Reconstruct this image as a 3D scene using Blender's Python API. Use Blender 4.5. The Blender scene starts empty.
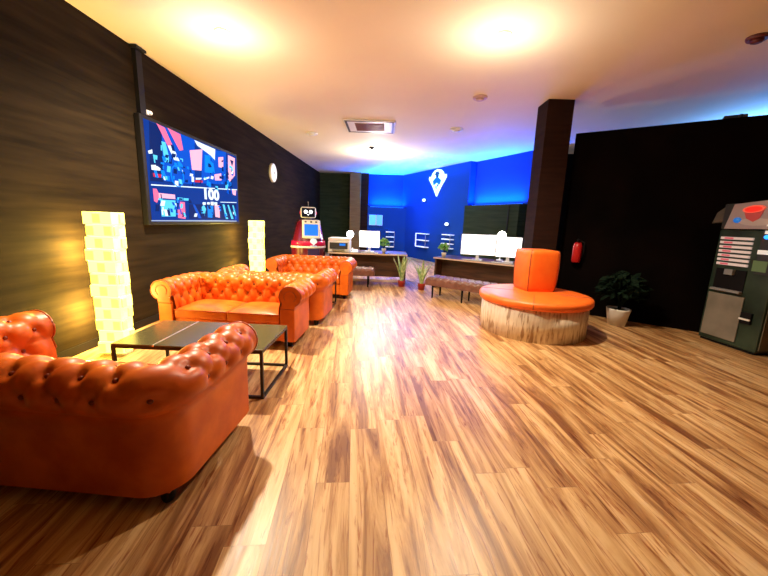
import bpy, bmesh, math, random
from mathutils import Vector, Matrix, Euler
random.seed(7)
SC=bpy.context.scene
COL=SC.collection
PI=math.pi
# ---------------------------------------------------------------- helpers
def link(o): COL.objects.link(o); return o
def obj(name,bm,mats,parent=None,smooth=False,bevel=0,sub=0):
    me=bpy.data.meshes.new(name)
    bmesh.ops.recalc_face_normals(bm,faces=bm.faces[:])
    bm.to_mesh(me); bm.free()
    if not isinstance(mats,(list,tuple)): mats=[mats]
    for m in mats: me.materials.append(m)
    if smooth:
        for p in me.polygons: p.use_smooth=True
    o=bpy.data.objects.new(name,me); link(o)
    if parent: o.parent=parent
    if bevel:
        b=o.modifiers.new('bevel','BEVEL'); b.width=bevel; b.segments=2; b.limit_method='ANGLE'
    if sub:
        s=o.modifiers.new('sub','SUBSURF'); s.levels=sub; s.render_levels=sub
    return o
def tag(o,label=None,cat=None,group=None,kind=None):
    if label: o['label']=label
    if cat: o['category']=cat
    if group: o['group']=group
    if kind: o['kind']=kind
    return o
def thing(name,label,cat,loc=(0,0,0),rz=0,group=None):
    o=bpy.data.objects.new(name,None); link(o); o.empty_display_size=.1
    o.location=loc; o.rotation_euler=(0,0,rz); return tag(o,label,cat,group)
def dup(root,loc,rz,label=None,group=None):
    def cp(o,par):
        c=o.copy(); COL.objects.link(c)
        if par: c.parent=par
        for ch in list(kids.get(o.name,[])): cp(ch,c)
        return c
    kids={}
    for o in list(COL.objects):
        if o.parent: kids.setdefault(o.parent.name,[]).append(o)
    r=cp(root,None); r.location=loc; r.rotation_euler=(0,0,rz)
    if label: r['label']=label
    if group: r['group']=group
    return r
def struct(name,bm,m,**k):
    o=obj(name,bm,m,**k); o['kind']='structure'; return o
def BM(): return bmesh.new()
def box(bm,x0,x1,y0,y1,z0,z1,mi=0,M=None,bev=0,seg=2):
    co=[(x,y,z) for x in(x0,x1) for y in(y0,y1) for z in(z0,z1)]
    v=[bm.verts.new(M@Vector(c) if M else c) for c in co]
    fs=[bm.faces.new([v[i] for i in f]) for f in((0,1,3,2),(4,6,7,5),(0,4,5,1),(2,3,7,6),(0,2,6,4),(1,5,7,3))]
    for f in fs: f.material_index=mi
    if bev:
        es=list({e for f in fs for e in f.edges})
        r=bmesh.ops.bevel(bm,geom=es,offset=bev,segments=seg,profile=.5,affect='EDGES')
        for f in r['faces']: f.material_index=mi
    return v
def lathe(bm,prof,n=32,c=(0,0,0),mi=0,M=None,cap=True):
    rings=[]
    for r,z in prof:
        ring=[]
        for i in range(n):
            a=2*PI*i/n; p=Vector((c[0]+r*math.cos(a),c[1]+r*math.sin(a),c[2]+z))
            ring.append(bm.verts.new(M@p if M else p))
        rings.append(ring)
    for a,b in zip(rings,rings[1:]):
        for i in range(n):
            f=bm.faces.new((a[i],a[(i+1)%n],b[(i+1)%n],b[i])); f.material_index=mi; f.smooth=True
    if cap:
        for r in(rings[0],rings[-1]):
            f=bm.faces.new(r); f.material_index=mi
def tube(bm,pts,r,n=8,mi=0,closed=False):
    pts=[Vector(p) for p in pts]; rings=[]; N=len(pts)
    for i,p in enumerate(pts):
        if closed: t=pts[(i+1)%N]-pts[i-1]
        else: t=pts[min(i+1,N-1)]-pts[max(i-1,0)]
        t.normalize()
        up=Vector((0,0,1)) if abs(t.z)<.95 else Vector((1,0,0))
        a=t.cross(up).normalized(); b=t.cross(a)
        rr=r[i] if isinstance(r,(list,tuple)) else r
        rings.append([bm.verts.new(p+a*rr*math.cos(2*PI*k/n)+b*rr*math.sin(2*PI*k/n)) for k in range(n)])
    prs=list(zip(rings,rings[1:]))
    if closed: prs.append((rings[-1],rings[0]))
    for a,b in prs:
        for k in range(n):
            f=bm.faces.new((a[k],a[(k+1)%n],b[(k+1)%n],b[k])); f.smooth=True; f.material_index=mi
    if not closed:
        for rg in(rings[0],rings[-1]): bm.faces.new(rg).material_index=mi
def prism(bm,pts,ax,d0,d1,mi=0,M=None):
    """outline of 2-D points; ax = axis of extrusion"""
    def P(p,d):
        q={'x':(d,p[0],p[1]),'y':(p[0],d,p[1]),'z':(p[0],p[1],d)}[ax]; q=Vector(q)
        return M@q if M else q
    a=[bm.verts.new(P(p,d0)) for p in pts]; b=[bm.verts.new(P(p,d1)) for p in pts]
    n=len(pts); bm.faces.new(a).material_index=mi; bm.faces.new(b).material_index=mi
    for i in range(n): bm.faces.new((a[i],a[(i+1)%n],b[(i+1)%n],b[i])).material_index=mi
def sphere(bm,c,r,u=16,v=10,mi=0,s=(1,1,1)):
    M=Matrix.Translation(c)@Matrix.Diagonal((r*s[0],r*s[1],r*s[2],1))
    q=bmesh.ops.create_uvsphere(bm,u_segments=u,v_segments=v,radius=1,matrix=M)
    for x in q['verts']:
        for f in x.link_faces: f.material_index=mi; f.smooth=True
def text_into(bm,s,size,M,mi=0,ext=.002,bold=0,align='CENTER'):
    cu=bpy.data.curves.new('t','FONT'); cu.body=s; cu.size=size; cu.extrude=ext; cu.offset=bold; cu.align_x=align; cu.align_y='CENTER'
    o=bpy.data.objects.new('t',cu); me=bpy.data.meshes.new_from_object(o)
    nb=len(bm.faces); me.transform(M); bm.from_mesh(me); bm.faces.ensure_lookup_table()
    for f in bm.faces[nb:]: f.material_index=mi
    bpy.data.objects.remove(o); bpy.data.meshes.remove(me); bpy.data.curves.remove(cu)
# ---------------------------------------------------------------- materials
def mat(name,col,rough=.5,metal=0,spec=.5,emit=None,es=1,coat=0):
    m=bpy.data.materials.new(name); m.use_nodes=True; b=m.node_tree.nodes['Principled BSDF']
    b.inputs['Base Color'].default_value=(*col,1); b.inputs['Roughness'].default_value=rough
    b.inputs['Metallic'].default_value=metal; b.inputs['Specular IOR Level'].default_value=spec
    b.inputs['Coat Weight'].default_value=coat
    if emit: b.inputs['Emission Color'].default_value=(*emit,1); b.inputs['Emission Strength'].default_value=es
    return m
def N(m,t,**k):
    n=m.node_tree.nodes.new(t)
    for a,v in k.items(): setattr(n,a,v)
    return n
def L(m,a,b): m.node_tree.links.new(a,b)
def noisy(m,c1,c2,scale=(6,6,6),detail=4,bump=0,rough=None,coord='Object',lo=.35,hi=.65):
    b=m.node_tree.nodes['Principled BSDF']; tc=N(m,'ShaderNodeTexCoord'); mp=N(m,'ShaderNodeMapping'); nz=N(m,'ShaderNodeTexNoise')
    mp.inputs['Scale'].default_value=scale; nz.inputs['Scale'].default_value=1; nz.inputs['Detail'].default_value=detail
    L(m,tc.outputs[coord],mp.inputs[0]); L(m,mp.outputs[0],nz.inputs['Vector'])
    r=N(m,'ShaderNodeValToRGB'); r.color_ramp.elements[0].position=lo; r.color_ramp.elements[1].position=hi
    r.color_ramp.elements[0].color=(*c1,1); r.color_ramp.elements[1].color=(*c2,1)
    L(m,nz.outputs[0],r.inputs[0]); L(m,r.outputs[0],b.inputs['Base Color'])
    if bump:
        bp=N(m,'ShaderNodeBump'); bp.inputs['Strength'].default_value=bump; bp.inputs['Distance'].default_value=.01
        L(m,nz.outputs[0],bp.inputs['Height']); L(m,bp.outputs[0],b.inputs['Normal'])
    return m
M={}
M['leather']=noisy(mat('orange leather',(.6,.15,.03),.40,spec=.4),(.52,.078,.003),(.72,.145,.008),(5,5,5),5,bump=.12)
M['piping']=mat('leather piping',(.42,.07,.012),.35)
M['button']=mat('leather button',(.22,.03,.008),.35)
M['leather_dark']=noisy(mat('oxblood leather',(.3,.03,.01),.3,coat=.15),(.46,.062,.010),(.56,.085,.013),(5,5,5),5,bump=.12)
M['black']=mat('black lacquer',(.008,.007,.008),.5,spec=.15)
M['blackmetal']=mat('black metal',(.015,.014,.014),.4,metal=.3)
M['darkglass']=mat('smoked glass top',(.09,.075,.03),.22,spec=.5,coat=.0)
M['chrome']=mat('pale metal edge',(.8,.8,.75),.25,metal=.8)
M['white']=mat('white plastic',(.82,.82,.8),.4)
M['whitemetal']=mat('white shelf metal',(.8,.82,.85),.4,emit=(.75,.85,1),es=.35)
M['orange']=noisy(mat('orange vinyl',(.85,.16,.02),.42),(.86,.14,.012),(.9,.17,.016),(8,8,8),3,bump=.05)
M['seam']=mat('dark orange seam',(.22,.04,.01),.6)
M['desk']=noisy(mat('dark walnut desk',(.06,.025,.014),.35),(.035,.014,.009),(.11,.045,.022),(1.5,14,14),5)
M['deskedge']=mat('pale desk edging',(.75,.55,.42),.4)
M['bench']=noisy(mat('brown bench leather',(.16,.06,.04),.38),(.12,.045,.03),(.20,.09,.065),(8,8,8),4,bump=.1)
M['screenwhite']=mat('lit white screen',(.9,.9,.9),.3,emit=(1,.97,.93),es=2.2)
M['bulb']=mat('lit globe',(1,1,1),.3,emit=(1,.97,.88),es=14)
M['robotred']=noisy(mat('dark red shell',(.12,.006,.018),.25,coat=.5),(.12,.005,.016),(.18,.01,.028),(2,2,2),2)
M['robotblue']=mat('dark navy shell',(.02,.02,.09),.25,coat=.4)
M['magenta']=mat('crimson band',(.6,.01,.08),.3,emit=(.7,.0,.08),es=.12)
M['screenblue']=mat('lit blue tablet',(.01,.05,.3),.5,spec=.1,emit=(.01,.22,.95),es=.75)
M['face']=mat('black face glass',(.01,.012,.03),.1)
M['eye']=mat('lit white eyes',(1,1,1),.3,emit=(.85,.93,1),es=3)
M['potwhite']=mat('white ceramic',(.8,.76,.7),.5)
M['potred']=mat('terracotta red',(.4,.03,.015),.5)
M['soil']=noisy(mat('soil',(.03,.02,.01),.9),(.02,.012,.008),(.05,.03,.02),(40,40,40))
M['leaf']=noisy(mat('green leaves',(.1,.35,.04),.5),(.07,.3,.03),(.3,.6,.12),(20,20,20))
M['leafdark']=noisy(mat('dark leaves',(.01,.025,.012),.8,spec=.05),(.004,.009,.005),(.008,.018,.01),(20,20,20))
M['snake']=noisy(mat('variegated blade',(.3,.5,.15),.45),(.16,.32,.09),(.62,.72,.36),(30,30,12))
M['exred']=mat('extinguisher red',(.5,.01,.01),.35)
M['grey']=mat('grey plastic',(.25,.25,.25),.5)
M['dgrey']=mat('charcoal plastic',(.03,.032,.034),.45)
# walls
def wallmat(name,c1,c2,rough=.85):
    return noisy(mat(name,c1,rough,spec=.06),c1,c2,(2,1.2,16),6,bump=.08,lo=.3,hi=.7)
M['wall_left']=wallmat('brushed charcoal wall',(.009,.0055,.003),(.024,.015,.007))
M['wall_back']=wallmat('dark olive wall',(.016,.024,.010),(.030,.040,.018))
M['wall_navy']=mat('navy wall',(.008,.045,.22),.8,spec=.08)
M['wall_black']=noisy(mat('near black wall',(.006,.005,.005),.8,spec=.03),(.002,.0012,.0012),(.005,.0025,.002),(1.5,1.5,1.5),4)
M['pillar']=wallmat('dark brown column',(.018,.008,.006),(.028,.012,.008))
M['pillar_tan']=wallmat('tan brown pilaster',(.17,.095,.035),(.23,.13,.05))
M['ceiling']=noisy(mat('cream ceiling paint',(.8,.7,.52),.7,spec=.2),(.80,.69,.50),(.84,.74,.56),(.6,.6,.6),3)
def floor_mat():
    m=mat('wood plank floor',(.6,.4,.2),.32,spec=.4); nt=m.node_tree; b=nt.nodes['Principled BSDF']
    tc=N(m,'ShaderNodeTexCoord'); mp=N(m,'ShaderNodeMapping'); mp.inputs['Rotation'].default_value=(0,0,math.radians(-96))
    L(m,tc.outputs['Object'],mp.inputs[0])
    br=N(m,'ShaderNodeTexBrick'); br.offset=0
    sx=N(m,'ShaderNodeSeparateXYZ'); L(m,mp.outputs[0],sx.inputs[0])
    dv=N(m,'ShaderNodeMath',operation='DIVIDE'); dv.inputs[1].default_value=.185; L(m,sx.outputs[1],dv.inputs[0])
    fl=N(m,'ShaderNodeMath',operation='FLOOR'); L(m,dv.outputs[0],fl.inputs[0])
    wn=N(m,'ShaderNodeTexWhiteNoise',noise_dimensions='1D'); L(m,fl.outputs[0],wn.inputs['W'])
    ma=N(m,'ShaderNodeMath',operation='MULTIPLY_ADD'); ma.inputs[1].default_value=1.22; L(m,wn.outputs['Value'],ma.inputs[0]); L(m,sx.outputs[0],ma.inputs[2])
    cx=N(m,'ShaderNodeCombineXYZ'); L(m,ma.outputs[0],cx.inputs[0]); L(m,sx.outputs[1],cx.inputs[1])
    br.inputs['Scale'].default_value=1; br.inputs['Brick Width'].default_value=1.22; br.inputs['Row Height'].default_value=.185
    br.inputs['Mortar Size'].default_value=.0016; br.inputs['Mortar Smooth'].default_value=.2; br.inputs['Bias'].default_value=0
    br.inputs['Color1'].default_value=(0,0,0,1); br.inputs['Color2'].default_value=(1,1,1,1); br.inputs['Mortar'].default_value=(.5,.5,.5,1)
    L(m,cx.outputs[0],br.inputs['Vector'])
    # per-plank offset of the grain
    sc=N(m,'ShaderNodeVectorMath',operation='MULTIPLY'); sc.inputs[1].default_value=(7,13,5); L(m,br.outputs['Color'],sc.inputs[0])
    ad=N(m,'ShaderNodeVectorMath',operation='ADD'); L(m,mp.outputs[0],ad.inputs[0]); L(m,sc.outputs[0],ad.inputs[1])
    def streak(scale,det,dist=0.):
        s=N(m,'ShaderNodeVectorMath',operation='MULTIPLY'); s.inputs[1].default_value=scale; L(m,ad.outputs[0],s.inputs[0])
        n=N(m,'ShaderNodeTexNoise'); n.inputs['Scale'].default_value=1; n.inputs['Detail'].default_value=det; n.inputs['Roughness'].default_value=.62
        n.inputs['Distortion'].default_value=dist; L(m,s.outputs[0],n.inputs['Vector']); return n
    n1=streak((.75,9,1),7,.9); n2=streak((2.6,34,1),6,1.5)
    r1=N(m,'ShaderNodeValToRGB'); e=r1.color_ramp.elements; e[0].position=.36; e[0].color=FC[0]; e[1].position=.66; e[1].color=FC[3]
    x=e.new(.46); x.color=FC[1]; x=e.new(.54); x.color=FC[2]
    L(m,n1.outputs[0],r1.inputs[0])
    r2=N(m,'ShaderNodeValToRGB'); e=r2.color_ramp.elements; e[0].position=.34; e[0].color=(.50,.24,.12,1); e[1].position=.47; e[1].color=(1,1,1,1)
    L(m,n2.outputs[0],r2.inputs[0])
    mx=N(m,'ShaderNodeMix',data_type='RGBA',blend_type='MULTIPLY'); mx.inputs['Factor'].default_value=.92
    L(m,r1.outputs[0],mx.inputs['A']); L(m,r2.outputs[0],mx.inputs['B'])
    r3=N(m,'ShaderNodeValToRGB'); e=r3.color_ramp.elements; e[0].color=(.88,.85,.82,1); e[1].color=(1.03,1.02,1.0,1)
    L(m,br.outputs['Color'],r3.inputs[0])
    mx2=N(m,'ShaderNodeMix',data_type='RGBA',blend_type='MULTIPLY'); mx2.inputs['Factor'].default_value=1
    L(m,mx.outputs['Result'],mx2.inputs['A']); L(m,r3.outputs[0],mx2.inputs['B'])
    mx3=N(m,'ShaderNodeMix',data_type='RGBA',blend_type='MIX'); mf=N(m,'ShaderNodeMath',operation='MULTIPLY'); mf.inputs[1].default_value=.55
    L(m,br.outputs['Fac'],mf.inputs[0]); L(m,mf.outputs[0],mx3.inputs['Factor'])
    L(m,mx2.outputs['Result'],mx3.inputs['A']); mx3.inputs['B'].default_value=(.16,.07,.03,1)
    L(m,mx3.outputs['Result'],b.inputs['Base Color'])
    rr=N(m,'ShaderNodeMapRange'); rr.inputs['To Min'].default_value=.28; rr.inputs['To Max'].default_value=.45; L(m,n2.outputs[0],rr.inputs['Value']); L(m,rr.outputs[0],b.inputs['Roughness'])
    bp=N(m,'ShaderNodeBump'); bp.inputs['Strength'].default_value=.15; bp.inputs['Distance'].default_value=.003; L(m,n2.outputs[0],bp.inputs['Height']); L(m,bp.outputs[0],b.inputs['Normal'])
    return m
FC=[(.22,.085,.028,1),(.43,.22,.082,1),(.60,.36,.155,1),(.74,.50,.26,1)]
M['floor']=floor_mat()
def plankwood():
    m=mat('pale upright planks',(.6,.42,.25),.5); b=m.node_tree.nodes['Principled BSDF']
    tc=N(m,'ShaderNodeTexCoord'); sp=N(m,'ShaderNodeSeparateXYZ'); L(m,tc.outputs['Object'],sp.inputs[0])
    at=N(m,'ShaderNodeMath',operation='ARCTAN2'); L(m,sp.outputs[1],at.inputs[0]); L(m,sp.outputs[0],at.inputs[1])
    fl=N(m,'ShaderNodeMath',operation='MULTIPLY'); fl.inputs[1].default_value=9; L(m,at.outputs[0],fl.inputs[0])
    f2=N(m,'ShaderNodeMath',operation='FLOOR'); L(m,fl.outputs[0],f2.inputs[0])
    cb=N(m,'ShaderNodeCombineXYZ'); L(m,fl.outputs[0],cb.inputs[0])
    zz=N(m,'ShaderNodeMath',operation='MULTIPLY'); zz.inputs[1].default_value=2.2; L(m,sp.outputs[2],zz.inputs[0]); L(m,zz.outputs[0],cb.inputs[1]); L(m,f2.outputs[0],cb.inputs[2])
    nz=N(m,'ShaderNodeTexNoise'); nz.inputs['Scale'].default_value=2.2; nz.inputs['Detail'].default_value=5; nz.inputs['Distortion'].default_value=.3; L(m,cb.outputs[0],nz.inputs['Vector'])
    r=N(m,'ShaderNodeValToRGB'); e=r.color_ramp.elements; e[0].position=.36; e[0].color=(.42,.27,.16,1); e[1].position=.60; e[1].color=(.86,.76,.60,1); x=e.new(.45); x.color=(.74,.62,.46,1)
    L(m,nz.outputs[0],r.inputs[0]); L(m,r.outputs[0],b.inputs['Base Color']); return m
M['drum']=plankwood()
def papermat(name,c,s):
    return mat(name,(.8,.7,.4),.8,emit=c,es=s)
M['paper1']=papermat('bright lit paper',(1,.92,.13),3.0)
M['paper2']=papermat('layered lit paper',(1,.84,.075),2.4)
EM={}
for n,c,s in(('deep',(.0,.015,.12),1),('blue',(.0,.075,.55),1),('rose',(1,.16,.32),1),('pale',(.75,.9,1),1),('cyan',(.1,.6,.95),1),('red',(.55,.02,.05),1),('palerose',(1,.45,.6),1),('cyanblue',(.0,.22,.95),1),('rim',(.5,.6,.8),.7)):
    EM[n]=mat('lit picture '+n,(0,0,0),.8,spec=.05,emit=c,es=s*1.1)
# light levels
WARM=(1,.84,.60); FILL=(1,.92,.72)
LB1=260; LB2=190; LB3=50; LB4=300; LTV=6; LS1=700; LS2=370; LH=26; LBK=400; LBH=130; LBR=90; LPL=70; EXPO=.38
# ---------------------------------------------------------------- camera
F=349.; P_=math.atan(67/349); R_=math.radians(2.1); Y_=math.radians(.9)
fwd=Vector((-math.sin(Y_)*math.cos(P_),math.cos(Y_)*math.cos(P_),-math.sin(P_)))
r0=Vector((math.cos(Y_),math.sin(Y_),0)); u0=r0.cross(fwd)
right=math.cos(R_)*r0+math.sin(R_)*u0; up=-math.sin(R_)*r0+math.cos(R_)*u0
cd=bpy.data.cameras.new('camera'); cam=link(bpy.data.objects.new('camera',cd)); cd.sensor_width=36; cd.lens=F/768*36; cd.clip_start=.05
mw=Matrix((right,up,-fwd)).transposed().to_4x4(); mw.translation=(0,0,1.45); cam.matrix_world=mw
SC.camera=cam
# ---------------------------------------------------------------- room
H=3.38; XL=-3.16
bm=BM(); box(bm,XL-.2,9,-3.5,16.5,-.1,0); struct('floor',bm,M['floor'])
bm=BM(); box(bm,XL-.2,9,-3.5,16.5,H,H+.1); struct('ceiling',bm,M['ceiling'])
bm=BM(); box(bm,XL-.2,XL,-3.5,16.5,0,H); struct('wall_left',bm,M['wall_left'])
bm=BM(); box(bm,XL,.75,15.5,15.7,0,H); struct('wall_back',bm,M['wall_back'])
bm=BM(); box(bm,XL-.2,9,-3.7,-3.5,0,H); struct('wall_rear',bm,M['wall_left'])
bm=BM(); box(bm,9,9.2,-3.7,16.5,0,H); struct('wall_right',bm,M['wall_black'])
# long angled wall behind the desks
A=Vector((.57,15.6,0)); B=Vector((3.53,9.71,0)); d=(B-A).normalized(); ang=math.atan2(d.y,d.x)
WM=Matrix.Translation(A)@Matrix.Rotation(ang,4,'Z')     # local x along wall, local -y towards the room
def onwall(bm,u0,u1,y0,y1,z0,z1,mi=0,bev=0): box(bm,u0,u1,y0,y1,z0,z1,mi,WM,bev)
bm=BM(); onwall(bm,-.1,7.2,0,.2,0,H); struct('wall_angled',bm,M['wall_navy'])
bm=BM(); onwall(bm,.05,4.5,-.22,0,0,H); struct('wall_feature',bm,M['wall_navy'])
bm=BM(); onwall(bm,4.5,6.75,-.34,0,0,2.02); struct('trim_1',bm,M['wall_back'])
bm=BM(); onwall(bm,6.38,6.42,-.36,-.34,0,2.0); struct('trim_2',bm,M['black'])
bm=BM(); box(bm,-1.05,.6,15.1,15.5,0,2.02); box(bm,-1.05,.7,15.44,15.5,2.02,H); struct('trim_3',bm,M['wall_navy'])
bm=BM(); box(bm,-1.8,-1.36,15.0,15.5,0,H); struct('trim_4',bm,M['pillar_tan'])
bm=BM(); box(bm,-1.36,-1.05,15.2,15.5,0,H); struct('trim_5',bm,M['pillar'])
bm=BM(); box(bm,3.5,9,9.9,10.1,0,H); struct('wall_far',bm,M['wall_black'])
# free standing black partition on the right
PA=Vector((3.06,6.1,0)); pd=Vector((1,-.68,0)).normalized(); PM=Matrix.Translation(PA)@Matrix.Rotation(math.atan2(pd.y,pd.x),4,'Z')
bm=BM(); box(bm,-.12,3.4,0,.3,0,2.97,0,PM); struct('wall_partition',bm,M['wall_black'])
bm=BM(); box(bm,2.33,2.73,5.86,6.26,0,H); struct('wall_column',bm,M['pillar'])
bm=BM(); box(bm,XL,XL+.015,-3,15.4,0,.09); struct('baseboard_left',bm,M['black'])
# small box on top of the partition edge
bm=BM(); box(bm,-.12,.12,-.03,.12,0,.055,bev=.01); sphere(bm,(.05,-.03,.03),.03)
o=obj('motion_sensor',bm,M['dgrey']); o.matrix_world=PM@Matrix.Translation((1.78,.1,2.97)); tag(o,'small dark box on the top edge of the black partition','sensor')
# LED strips on the two ledges, then two added blue fills
def area(name,loc,rot,sx,sy,e,col,spread=None):
    l=bpy.data.lights.new(name,'AREA'); l.shape='RECTANGLE'; l.size=sx; l.size_y=sy; l.energy=e; l.color=col
    if spread: l.spread=spread
    o=link(bpy.data.objects.new(name,l)); o.location=loc; o.rotation_euler=rot; return o
M['led']=mat('blue led strip',(0,.1,.5),.4,emit=(0,.12,1),es=3)
bm=BM(); onwall(bm,4.62,6.65,-.16,-.13,2.02,2.04); tag(obj('led_strip',bm,M['led']),'blue light strip on the ledge right of the emblem wall','light strip','blue light strips')
bm=BM(); box(bm,-.95,.45,15.28,15.31,2.02,2.04); tag(obj('led_strip',bm,M['led']),'blue light strip on the ledge left of the emblem wall','light strip','blue light strips')
BL=(.0,.10,1)
c=WM@Vector((5.6,-.15,2.08)); area('blue_glow',c,(PI,0,ang),1.95,.1,LB1,BL)
area('blue_glow',(-.25,15.25,2.08),(PI,0,0),1.3,.1,LB2,BL)
c=WM@Vector((2.3,-2.6,3.3)); o=area('blue_glow',c,(0,0,0),4.2,.12,LB3,BL,math.radians(75));  # added fill aimed at the emblem wall, no strip of its own
dirv=(WM.to_3x3()@Vector((0,1,-.12))).normalized(); o.rotation_euler=dirv.to_track_quat('-Z','Z').to_euler()
c=WM@Vector((2.3,-1.3,2.95)); area('blue_glow',c,(PI,0,ang),4.2,.3,LB4,(0,.22,1))  # added upward fill that turns the ceiling blue, no strip here
# ---------------------------------------------------------------- chesterfield sofas
def make_sofa(label,mL,W=1.46,D=.70):
    root=thing('chesterfield_sofa',label,'sofa',group='tufted leather chesterfield sofas')
    T=.15; Rr=.118; zc=.60; nc=.03; z0=.085; rc=.092
    # centre-line of the arm / back / arm band
    hx=W/2-T/2; yb=D/2-T/2; yf=-D/2
    path=[]  # (pos, normal)
    step=.0125
    l1=yb-rc-yf; n1=int(l1/step); na=16; n2=int((2*(hx-rc))/step)
    for i in range(n1): path.append((Vector((-hx,yf+l1*i/n1,0)),Vector((-1,0,0))))
    for i in range(na): a=PI-(PI/2)*i/na; path.append((Vector((-hx+rc+rc*math.cos(a),yb-rc+rc*math.sin(a),0)),Vector((math.cos(a),math.sin(a),0))))
    for i in range(n2): path.append((Vector((-hx+rc+2*(hx-rc)*i/n2,yb,0)),Vector((0,1,0))))
    for i in range(na): a=PI/2-(PI/2)*i/na; path.append((Vector((hx-rc+rc*math.cos(a),yb-rc+rc*math.sin(a),0)),Vector((math.cos(a),math.sin(a),0))))
    for i in range(n1+1): path.append((Vector((hx,yb-rc-l1*i/n1,0)),Vector((1,0,0))))
    S=[0]
    for a,b in zip(path,path[1:]): S.append(S[-1]+(b[0]-a[0]).length)
    tot=S[-1]
    # profile
    prof=[]
    a0=math.radians(-62)
    px,pz=nc+Rr*math.cos(a0),zc+Rr*math.sin(a0)
    for i in range(9): prof.append((T/2+.004*math.sin(PI*i/8), z0+(pz-.012-z0)*i/9,1,0))
    for i in range(30): a=a0+(math.radians(205)-a0)*i/29; prof.append((nc+Rr*math.cos(a),zc+Rr*math.sin(a),math.cos(a),math.sin(a)))
    lx,lz=prof[-1][:2]
    for i in range(1,22):
        f=i/21; prof.append((lx+(-T/2-.012-lx)*f-.02*math.sin(PI*f), lz+(.27-lz)*f,-1,.1))
    # smoothed normals, arc length
    PT=[0]
    for a,b in zip(prof,prof[1:]): PT.append(PT[-1]+math.hypot(b[0]-a[0],b[1]-a[1]))
    i0=12; tstart=PT[i0]; tend=PT[-1]
    sa=tot/round(tot/.16); tb=.12; t_first=tstart+.06
    nb=int((tend-.06-t_first)/tb)+1
    bm=BM(); grid=[]
    for k,(p,nv) in enumerate(path):
        row=[]; s=S[k]
        for j,(n,z,an,az) in enumerate(prof):
            t=PT[j]; disp=0
            w=min(1,max(0,(t-tstart)/.04))
            w*=min(1,max(0,(s-.01)/.05))*min(1,max(0,(tot-.01-s)/.05))
            if w>0:
                v=(t-t_first)/tb; u=s/sa
                pp=u+v/2; qq=u-v/2
                cr=abs(math.sin(PI*pp))*abs(math.sin(PI*qq))
                rowi=round(v)
                disp=.024*(cr**.33)-.014
                ii=round(u-rowi/2)+rowi/2
                d2=((u-ii)*sa)**2+((v-rowi)*tb)**2
                if 0<=rowi<nb: disp-=.017*math.exp(-d2/.0009)
                disp*=w
            ln=math.hypot(an,az)
            row.append(bm.verts.new(p+nv*(n+disp*an/ln)+Vector((0,0,z+disp*az/ln))))
        grid.append(row)
    for a,b in zip(grid,grid[1:]):
        for j in range(len(prof)-1): bm.faces.new((a[j],a[j+1],b[j+1],b[j]))
    back=obj('arms_and_back',bm,mL,root,smooth=True)
    # buttons
    bb=BM(); sphere(bb,(0,0,0),.013,8,6); first=obj('button',bb,M['button'],back,smooth=True)
    used=False
    def at_t(t):
        for j in range(len(PT)-1):
            if PT[j+1]>=t: f=(t-PT[j])/(PT[j+1]-PT[j]); a=prof[j];b=prof[j+1]; return [a[q]+(b[q]-a[q])*f for q in range(4)]
        return prof[-1]
    for r in range(nb):
        n,z,an,az=at_t(t_first+r*tb); ln=math.hypot(an,az)
        for c_ in range(0,int(tot/sa)+1):
            s=(c_+(r%2)/2)*sa
            if s<.06 or s>tot-.06: continue
            k=min(range(len(S)),key=lambda q:abs(S[q]-s)); p,nv=path[k]
            q=p+nv*(n-.024*an/ln)+Vector((0,0,z-.024*az/ln))
            if not used: o=first; used=True
            else: o=first.copy(); COL.objects.link(o); o.parent=back
            o.location=q
    # front scroll panels
    def scroll(sx):
        c=[]
        for i in range(22): a=math.radians(-62)+math.radians(62+222)*i/21; c.append((nc+(Rr-.004)*math.cos(a),zc+(Rr-.004)*math.sin(a)))
        c+= [(-T/2,.46),(-T/2,z0),(T/2,z0),(T/2,.46)]
        return [(sx*(hx+n),z) for n,z in c]
    for sx in(-1,1):
        bm=BM(); pts=scroll(sx); prism(bm,pts,'y',-D/2-.028,-D/2+.03); pnl=obj('arm_front',bm,mL,root,bevel=.008)
        bm=BM(); tube(bm,[(x,-D/2-.026,z) for x,z in pts if z>z0+.001]+[],.006,6); tube(bm,[(sx*(hx+nc+.062*math.cos(a)),-D/2-.029,zc+.062*math.sin(a)) for a in [math.radians(-50+q*15) for q in range(19)]],.004,6); obj('piping',bm,M['piping'],pnl,smooth=True)
    # base rail, cushions, legs
    bi=W/2-T-.0; yi=D/2-T
    bm=BM(); box(bm,-bi,bi,-D/2+.005,yi,z0,.285,bev=.015); box(bm,-W/2+.05,W/2-.05,-D/2+.03,D/2-.05,z0-.01,z0+.03); obj('seat_frame',bm,mL,root,smooth=False)
    for sx in(-1,1):
        bm=BM(); x0,x1=(0.004,bi-.012) if sx>0 else(-bi+.012,-.004)
        nx,ny=14,12; top=[];bot=[]
        y0,y1=-D/2-.012,yi-.015
        for i in range(nx+1):
            ra=[];rb=[]
            for j in range(ny+1):
                u=i/nx*2-1; v=j/ny*2-1
                e=max(abs(u),abs(v)); 
                puff=(1-u**4)*(1-v**4)
                x=x0+(x1-x0)*(i/nx); y=y0+(y1-y0)*(j/ny)
                ra.append(bm.verts.new((x,y,.385+.045*puff))); rb.append(bm.verts.new((x,y,.287)))
            top.append(ra);bot.append(rb)
        for i in range(nx):
            for j in range(ny):
                bm.faces.new((top[i][j],top[i+1][j],top[i+1][j+1],top[i][j+1])); bm.faces.new((bot[i][j],bot[i][j+1],bot[i+1][j+1],bot[i+1][j]))
        for i in range(nx):
            for jj in(0,ny): bm.faces.new((top[i][jj],top[i+1][jj],bot[i+1][jj],bot[i][jj]))
        for j in range(ny):
            for ii in(0,nx): bm.faces.new((top[ii][j],top[ii][j+1],bot[ii][j+1],bot[ii][j]))
        cu=obj('seat_cushion',bm,mL,root,smooth=False,bevel=.012)
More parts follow.
